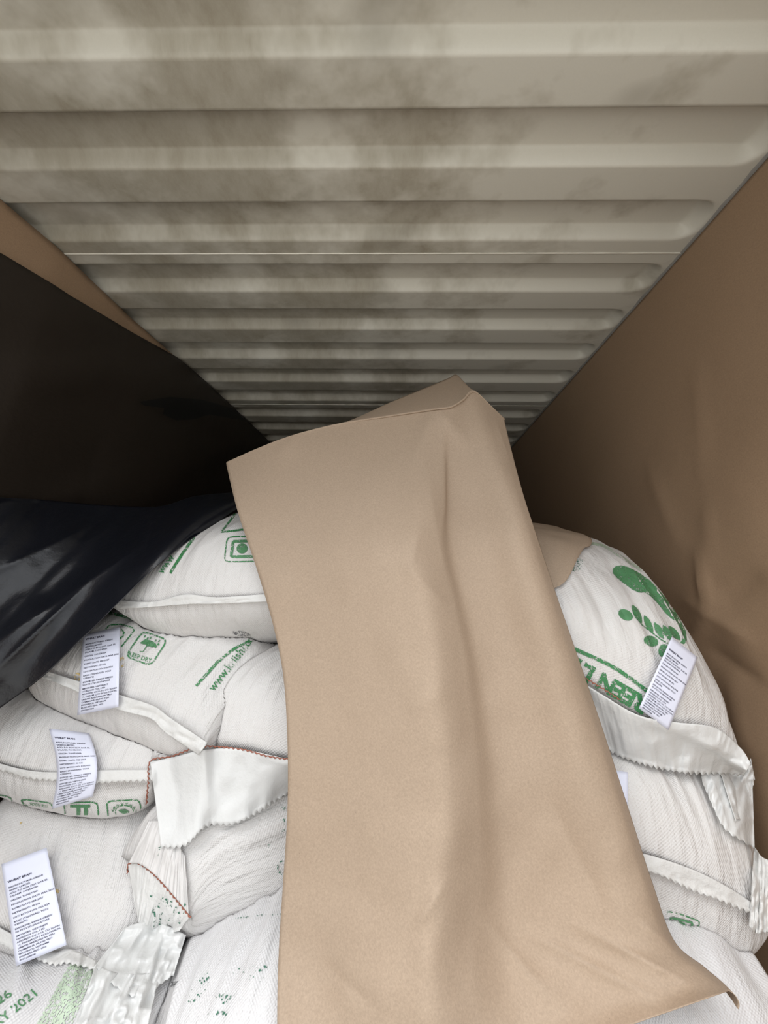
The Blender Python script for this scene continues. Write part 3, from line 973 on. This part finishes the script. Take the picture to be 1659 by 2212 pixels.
# hand and leaf
def z4(p):
    return [(1100 + x * 0.337, 1060 + y * 0.3369) for x, y in p]
hand = z4([(665, 500), (685, 484), (715, 480), (760, 490), (830, 525), (900, 575), (960, 640), (1010, 700), (1060, 770), (1100, 840), (1130, 900), (1138, 960), (1120, 985), (1095, 975), (1112, 950), (1105, 900),
           (1075, 840), (1040, 820), (1000, 785), (970, 745), (940, 710), (900, 670), (870, 655), (830, 652), (790, 635), (740, 600), (690, 560), (664, 530)])
shp = [poly(hand)]
for x, y, rx, ry, rot in ((745, 797, 50, 32, 28), (908, 965, 48, 33, 20), (988, 1026, 42, 33, 100)):
    c_ = z4([(x, y)])[0]
    shp.append(ellipse(c_[0], c_[1], rx * 0.337, ry * 0.337, rot))
for (a, b) in (((788, 733), (848, 848)), ((864, 800), (920, 915)), ((930, 845), (990, 950)), ((984, 862), (1040, 962)), ((1020, 868), (1095, 958))):
    p, q = np.array(z4([a, b]))
    c_ = (p + q) / 2
    shp.append(ellipse(c_[0], c_[1], np.linalg.norm(q - p) / 2, 7, math.degrees(math.atan2(q[1] - p[1], q[0] - p[0])), 18, 0.5))
marks(R1, M_GREENS, shp, 'green hand holding leaves')
marks(R1, M_GREEN, [stroke(z4([(795, 780), (850, 860), (920, 915), (980, 960), (1030, 985)]), 2.2), stroke(z4([(420, 1015), (520, 1060), (620, 1105), (700, 1150), (800, 1220), (890, 1290)]), 8)], 'green printed stem and line')
a_, b_ = z4([(905, 1345), (410, 1060)])
marks(R1, M_GREEN, [text_px('REEN LT', a_, b_, (-16, 30), 0.05)], 'green upside-down lettering')
marks(R1, M_GREENP, [stroke(z4([(515, 335), (600, 352), (720, 425), (870, 528)]), 6)], 'pale green line')
marks(R1, M_GREEND, [ellipse(*z4([(435, 475)])[0], 12, 16, 30)], 'dark specks')
marks(R2, M_GREEN, [stroke([(1440, 1976), (1442, 1968), (1470, 1974), (1508, 1988), (1512, 1994), (1505, 2002)], 2.6)], 'green printed box')
marks(R2, M_GREENS, [stroke([(1445, 1994), (1449, 1981), (1497, 1993), (1492, 2002)], 5), ellipse(1468, 1997, 14, 7, 10)], 'green dot inside a square')
marks(M4, M_GREEND, [stroke([(592, 1810), (582, 1825), (580, 1842)], 6), ellipse(610, 1790, 6, 24, 10), ellipse(610, 1870, 12, 20, 0), ellipse(612, 1750, 6, 8)], 'worn green print')
marks(M5, M_GREEND, [ellipse(545, 2110, 24, 12, 10), ellipse(485, 2155, 22, 14), ellipse(470, 2190, 22, 7), ellipse(430, 2135, 14, 40, 30), ellipse(540, 2095, 40, 8, -8), stroke([(400, 2020), (470, 1990), (560, 1978), (615, 1975)], 3)], 'worn green specks')
marks(M5, M_SMUDGE, [poly([(312, 2154), (326, 2130), (352, 2122), (385, 2120), (370, 2138), (345, 2146)])], 'grey smudge')
marks(L4, M_STAIN, [ellipse(124, 1916, 7, 14), ellipse(46, 1778, 3, 3)], 'brown glue stain')
marks(L5, M_GREENP, [poly([(150, 2084), (212, 2076), (150, 2230), (70, 2230)])], 'pale green printed stripe')
marks(L5, M_GREENS, [text_px('EXPIRY 2021', (-60, 2262), (82, 2150), (-13, -13)), text_px('2026', (-30, 2190), (28, 2150), (-12, -13))], 'green printed dates')
marks(L4, M_GREEND, [stroke(ellipse(20, 2092, 22, 20)[0], 3, True), stroke(ellipse(20, 2092, 38, 36)[0], 3, True), ellipse(20, 2092, 10, 7, 20)], 'green round emblem')
nk = [t_ for k_, t_ in FT.items() if bpy.data.objects[k_].parent == M4.root]
marks(M4, M_GREEND, [text_px('SGN', (318, 2012), (392, 2004), (14, -62), 0.02), stroke([(338, 1850), (352, 1815), (362, 1795)], 6), ellipse(352, 1945, 30, 7, 20)], 'worn green lettering', trees=nk)
bpy.context.view_layer.update()

# ------------------------------------------------------------------ paper tags
LINES = [('WHEAT BRAN', 0.100, 1.25), ('MANUFACTURER: KRIISHI', 0.160, 1), ('GREEN LIMITED', 0.193, 1), ('ADD: P.O BOX 2237, DAR ES,', 0.226, 1), ('SALAAM, TANZANIA', 0.259, 1),
         ('ORIGIN: TANZANIA', 0.306, 1), ('PRODUCTION DATE: MAR 2026', 0.353, 1), ('EXPIRY DATE: FEB 2027', 0.400, 1), ('NETWEIGHT: 40 KG', 0.447, 1), ('LOT/ BATCH NO: KGL/024', 0.494, 1),
         ('BASIC STANDARD: TCCS', 0.541, 1), ('4:2026/PQ', 0.574, 1), ('EXPORTER: KRIISHI GREEN', 0.621, 1), ('SG PTE LTD-SINGAPORE', 0.654, 1), ('IMPORTER: VIETFINEST', 0.701, 1),
         ('HORIZON CO., LTD', 0.734, 1), ('ADDRESS: CX11-10, CO XANH', 0.767, 1), ('11, DREAM CITY ECOLOGICAL', 0.800, 1), ('URBAN AREA,NGHIA TRU', 0.833, 1), ('COMMUNE, HUNG YEN', 0.866, 1),
         ('PROVINCE, VIETNAM', 0.899, 1), ('BUSINESS REG. NO:', 0.932, 1), ('0901209938', 0.965, 1)]
TV, TF = [], []
for s_, b_, k_ in LINES:
    V, F = text2d(s_, 0.035 if k_ > 1 else 0.014)
    base = len(TV)
    hh = 0.0175 * k_
    for x, y in V:
        TV.append((0.075 + x * hh * 2.1 * 1.22, b_ - y * hh))
    TF += [tuple(i + base for i in f) for f in F]
TV = np.array(TV)

def tag_paper(label, corners, trees, top=0.0, bulge=0.0, curl=(0, 0), text=True, off=0.004, lift=0.0):
    """corners: TL TR BR BL photo pixels; the slip lies on the sack and keeps its own stiffness"""
    c = np.array(corners, float)
    nu, nv = 13, 21
    U, V = np.meshgrid(np.linspace(0, 1, nu), np.linspace(0, 1, nv))
    def px(U, V):
        P = (c[0] * ((1 - U) * (1 - V))[..., None] + c[1] * (U * (1 - V))[..., None] + c[2] * (U * V)[..., None] + c[3] * ((1 - U) * V)[..., None])
        P = P + (np.array(curl) * (np.sin(math.pi * V))[..., None])
        return P
    PX = px(U, V)
    P = drape(PX, trees, 0.0, 1.1, 3)
    dist = np.linalg.norm(P - C3, axis=-1)
    A = np.stack([np.ones(U.size), U.ravel(), V.ravel(), (U * V).ravel(), (U ** 2).ravel(), (V ** 2).ravel()], 1)
    k, *_ = np.linalg.lstsq(A, dist.ravel(), rcond=None)
    fit = (A @ k).reshape(dist.shape)
    shift = max(0.0, float((fit - dist).max()))
    def surf(U, V, extra=0.0):
        B = np.stack([np.ones(U.size), U.ravel(), V.ravel(), (U * V).ravel(), (U ** 2).ravel(), (V ** 2).ravel()], 1)
        D = (B @ k).reshape(U.shape) - shift - off - bulge * np.sin(math.pi * U) - lift * V ** 2 - extra
        r = ray(px(U, V)[..., 0], px(U, V)[..., 1])
        r /= np.linalg.norm(r, axis=-1, keepdims=True)
        return C3 + r * D[..., None]
    G = surf(U, V)
    root = thing('paper_tag', tuple(G[nv // 2, nu // 2]), label, 'tag', 'printed paper tags on the sacks')
    o = mesh_obj('paper_slip', G.reshape(-1, 3), grid_faces(nu, nv), M_TAG, root)
    solid(o, 0.0004, -1)
    if text:
        t = TV.copy()
        t[:, 1] = top + (1 - top) * t[:, 1]
        Q = surf(t[:, 0], t[:, 1], 0.0016)
        mesh_obj('printed_text', Q, TF, M_TEXT, root, shade=False)['label'] = 'small dark printed lines of text'
    return root

TR = ALL + list(FT.values())
tag_paper('white paper tag beside the keep-dry umbrella mark', [(180, 1370), (259, 1355), (256, 1527), (167, 1545)], TR, top=-0.02)
tag_paper('curved white paper tag on the third sack above the upside-down marks', [(106, 1574), (192, 1584), (200, 1720), (112, 1748)], TR, top=0.02, curl=(14, 0), bulge=0.012)
tag_paper('large white paper tag on the big sack at bottom left', [(3, 1867), (101, 1831), (144, 2041), (35, 2087)], TR, top=0.11)
tag_paper('white paper tag on the right sack below the hand-and-leaf print', [(1451, 1376), (1507, 1420), (1444, 1577), (1380, 1530)], ALL, top=0.06, off=0.012)
tag_paper('white paper tag almost wholly hidden behind right edge of kraft sheet', [(1262, 1655), (1356, 1668), (1358, 1840), (1268, 1830)], [R2.tree], top=0.06)

# ------------------------------------------------------------------ kraft paper over the stack
lefte = [(495, 1012), (490, 1000), (515, 1110), (555, 1230), (590, 1350), (612, 1460), (621, 1600), (621, 1750), (612, 1900), (603, 2040), (599, 2180), (600, 2320), (604, 2480)]
righte = [(1093, 936), (1091, 912), (1125, 1050), (1160, 1160), (1200, 1280), (1245, 1410), (1300, 1570), (1355, 1740), (1410, 1910), (1456, 2032), (1520, 2088), (1560, 2122), (1574, 2140)]
ridge = [0.80, 0.80, 0.64, 0.57, 0.55, 0.53, 0.50, 0.47, 0.44, 0.40, 0.37, 0.36, 0.36]
base_d = [1.30, 1.17, 1.05, 0.985, 0.955, 0.935, 0.915, 0.90, 0.885, 0.865, 0.835, 0.805, 0.775]
relief = [0.2, 0.3, 0.7, 0.9, 1, 1, 1, 1, 1, 1, 0.9, 0.7, 0.5]
arch = {1: [0, -2, -4, -6, -9, -16, -35, -18, -6, 0, 0], 0: [0, -2, -6, -14, -30, -62, -112, -72, -26, 0, 0]}
rows = []
for i, (a, b, rf_, d_, rl) in enumerate(zip(lefte, righte, ridge, base_d, relief)):
    if i < 2:
        continue
    fr = [0, rf_ * 0.28, rf_ * 0.56, rf_ * 0.82, rf_, rf_ + 0.085, rf_ + (1 - rf_) * 0.3, rf_ + (1 - rf_) * 0.55, rf_ + (1 - rf_) * 0.8, 0.97, 1.0]
    dep = [0.0, 0.020, 0.056, 0.090, 0.098, 0.052, 0.004, 0.004, 0.040, 0.030, -0.012]
    rows.append([(a[0] + (b[0] - a[0]) * f, a[1] + (b[1] - a[1]) * f, d_ - q * rl) for f, q in zip(fr, dep)])
fold = [(490, 1000), (560, 970), (640, 942), (739, 918), (840, 900), (938, 884), (973, 879), (1000, 865), (1025, 849), (1062, 880), (1091, 908)]
edge = [(494, 996), (563, 966), (643, 938), (741, 914), (850, 866), (940, 829), (970, 816), (987, 810), (1012, 835), (1062, 878), (1091, 905)]
fd = [1.15, 1.14, 1.135, 1.13, 1.12, 1.10, 1.10, 1.12, 1.14, 1.15, 1.16]
ed = [0.05, 0.06, 0.07, 0.08, 0.16, 0.22, 0.24, 0.24, 0.14, 0.05, 0.03]
rows = [[(x, y, d_ + q) for (x, y), d_, q in zip(edge, fd, ed)],
        [(x, y - 1, d_ + 0.008) for (x, y), d_ in zip(fold, fd)],
        [(x + 1, y + 12, d_ - 0.006) for (x, y), d_ in zip(fold, fd)]] + rows
G = np.array(rows)
nvr, nur = 190, 120
# spline across every control row, then down
A = np.stack([crom(G[i], np.linspace(0, 1, nur)) for i in range(len(G))])
Bg = np.stack([crom(A[:, j], np.linspace(0, 1, nvr)) for j in range(nur)], 1)
PXs = Bg[..., :2]
D = Bg[..., 2]
# soft creases
def crease_px(PX, xa, ya, xb, yb, wd, s):
    L = math.hypot(xb - xa, yb - ya)
    tx, ty = (xb - xa) / L, (yb - ya) / L
    a = (PX[..., 0] - xa) * tx + (PX[..., 1] - ya) * ty
    b = -(PX[..., 0] - xa) * ty + (PX[..., 1] - ya) * tx
    return s * np.exp(-((a - L / 2) / (L * 0.5)) ** 4) * np.exp(-np.abs(b) / wd)
for cr in ((940, 885, 890, 1010, 22, 0.012), (945, 885, 1010, 960, 18, 0.010), (640, 940, 600, 985, 16, 0.006), (888, 1238, 960, 1300, 12, 0.006), (885, 1240, 905, 1140, 20, 0.007),
           (920, 1010, 960, 1230, 30, 0.008), (1130, 2010, 1400, 2150, 22, 0.008), (1250, 2000, 1480, 2120, 14, 0.006), (1390, 1995, 1460, 2050, 10, 0.006), (1050, 1990, 1180, 2150, 20, 0.008),
           (960, 1910, 900, 2000, 16, 0.006), (700, 2080, 800, 2170, 22, -0.005), (1180, 1720, 1300, 1950, 40, -0.008), (1075, 920, 1100, 990, 10, 0.006), (880, 1530, 960, 1500, 20, 0.004)):
    D = D - 1.3 * crease_px(PXs, *cr)
q = np.stack([PXs[..., 0] / 130, PXs[..., 1] / 190, 0 * D], -1)
D = D - 0.006 * vnoise(q, 77) - 0.0025 * vnoise(q * 2.4, 78)
lim = np.full(D.shape, 9.0)
for j in range(0, nvr, 3):
    for i in range(0, nur, 3):
        h, rn = cast(PXs[j, i, 0], PXs[j, i, 1], ALL)
        if h is not None:
            lim[j:j + 3, i:i + 3] = h[0].y - 0.022
over = np.maximum(D - lim, 0)
for _ in range(60):
    A = np.pad(over, 1, mode='edge')
    over = np.maximum(np.maximum(D - lim, 0), (A[:-2, 1:-1] + A[2:, 1:-1] + A[1:-1, :-2] + A[1:-1, 2:]) / 4)
print('sheet pushed', over.max())
D = D - over
KP = at(PXs[..., 0], PXs[..., 1], D)
kraft = mesh_obj('kraft_paper_sheet', KP.reshape(-1, 3), grid_faces(nur, nvr), M_KRAFT)
solid(kraft, 0.0009)
tag(kraft, 'large creased brown kraft paper sheet draped down the middle of the sacks', 'paper')
# rolled-under corner of that sheet
cv = []
er = [KP[int(j), -1] for j in np.linspace(nvr * 0.88, nvr - 1, 14)]
ei = [KP[int(j), -8] for j in np.linspace(nvr * 0.88, nvr - 1, 14)]
for i, (p, q_) in enumerate(zip(er, ei)):
    t = i / 13
    e_ = er[min(i + 1, 13)] - er[max(i - 1, 0)]
    e_ /= np.linalg.norm(e_)
    inw = q_ - p
    inw -= e_ * (inw @ e_)
    inw /= np.linalg.norm(inw)
    aw = np.cross(e_, inw)
    if aw @ (p - C3) < 0:
        aw = -aw
    rr = 0.001 + 0.009 * t
    for k in range(14):
        g = math.pi * 0.8 * k / 13
        cv.append(p + aw * rr - aw * rr * math.cos(g) - inw * rr * math.sin(g))
co = mesh_obj('curled_corner', cv, grid_faces(14, 14), M_KRAFT)
solid(co, 0.0009)
co.parent = kraft

# second sheet on the shoulder of the right top sack
def inv(s, px, py):
    h, _ = cast(px, py, [s.tree])
    k = int(np.argmin(np.linalg.norm(s.V - np.array(h[0][:]), axis=1)))
    return s.T[k], s.SS[k]
ts = []
for t in np.linspace(0, 1, 24):
    try:
        ts.append(inv(R1, 1276 + (1200 - 1276) * t, 1168 + (1284 - 1168) * t))
    except Exception:
        pass
ts = np.array(ts)
print('patch', len(ts), ts[0], ts[-1])
if len(ts) > 4:
    kk = np.linspace(0, 1, len(ts))
    p1, p2 = np.polyfit(kk, ts[:, 0], 2), np.polyfit(kk, ts[:, 1], 2)
    nu, nv = 40, 60
    uu, vv = np.meshgrid(np.linspace(0, 1, nu), np.linspace(-0.9, 1, nv))
    v0 = np.clip(vv, 0, 1)
    TT = np.polyval(p1, v0) + uu * 1.2
    SSS = np.clip(np.polyval(p2, v0) + np.minimum(vv, 0) * -0.35 * np.sign(ts[0, 1] - ts[-1, 1]) + 0.02 * uu, 0.02, 0.95)
    R1.wr = 0.0
    Pp = R1.ev(TT.ravel(), SSS.ravel()).reshape(nv, nu, 3)
    du, dv = np.gradient(Pp, axis=1), np.gradient(Pp, axis=0)
    Nn = np.cross(du, dv)
    Nn /= np.linalg.norm(Nn, axis=-1, keepdims=True) + 1e-9
    if (Nn[..., 2].mean()) < 0:
        Nn = -Nn
    Pp = Pp + Nn * 0.013
    o = mesh_obj('kraft_paper_sheet', Pp.reshape(-1, 3), grid_faces(nu, nv), M_KRAFT)
    solid(o, 0.0009)
    tag(o, 'small piece of brown kraft paper over the shoulder of the top right sack', 'paper')

# ------------------------------------------------------------------ black film over the left sacks
topl = [(-110, 1068, 1.0), (0, 1075, 1.08), (100, 1080, 1.2), (210, 1090, 1.28), (340, 1094, 1.34), (420, 1072, 1.38), (515, 1063, 1.42)]
botl = [(-110, 1610, 0.94), (0, 1530, 0.95), (92, 1462, 0.955), (180, 1378, 0.96), (256, 1302, 0.965), (370, 1196, 1.06), (522, 1092, 1.28)]
nu, nv = 110, 90
A = crom(topl, np.linspace(0, 1, nu))
B = crom(botl, np.linspace(0, 1, nu))
t = np.linspace(0, 1, nv)[:, None, None]
G = A[None] * (1 - t) + B[None] * t
PXb, Db = G[..., :2], G[..., 2]
tt = np.broadcast_to(np.linspace(0, 1, nv)[:, None], Db.shape)
Db = Db - 0.05 * np.sin(math.pi * tt)
# long pulled folds roughly along the lower edge
q = np.stack([(PXb[..., 0] + PXb[..., 1]) / 130, (PXb[..., 0] - PXb[..., 1]) / 420, 0 * Db], -1)
Db = Db - 0.030 * (1 - np.abs(vnoise(q, 91)) * 1.6) * np.sin(math.pi * np.clip(tt, 0, 1)) - 0.010 * vnoise(q * 2.6, 92)
for cr in ((0, 1440, 180, 1270, 14, 0.016), (20, 1370, 350, 1150, 18, 0.014), (340, 1094, 318, 1180, 12, 0.014), (0, 1230, 210, 1130, 16, 0.014), (150, 1400, 250, 1310, 8, 0.006)):
    Db = Db - crease_px(PXb, *cr)
for j in range(nv):
    for i in range(nu):
        h, rn = cast(PXb[j, i, 0], PXb[j, i, 1], ALL)
        if h is not None:
            Db[j, i] = min(Db[j, i], h[0].y - 0.008)
PB = at(PXb[..., 0], PXb[..., 1], Db).reshape(-1, 3)
PB[:, 0] = np.maximum(PB[:, 0], xfilm(PB[:, 1], PB[:, 2]) + 0.012)     # lies against the hanging film, not through it
o = mesh_obj('black_plastic_sheet', PB, grid_faces(nu, nv), M_BLACK)
solid(o, 0.0008)
tag(o, 'glossy black plastic sheet draped over the left sacks', 'plastic sheet')

# dark wet run-marks on the hanging film
ct = BVHTree.FromPolygons([v.co for v in curtain.data.vertices], [tuple(p.vertices) for p in curtain.data.polygons])
wet = [(300, 868), (347, 868), (365, 857), (434, 863), (477, 875), (506, 883), (528, 908), (499, 904), (452, 895), (416, 906), (380, 908), (351, 895), (376, 886), (354, 881), (311, 876)]
decal(curtain, *poly(wet), [ct], M_DARKER, off=0.004, name='wet_mark', label='black wet run-mark')
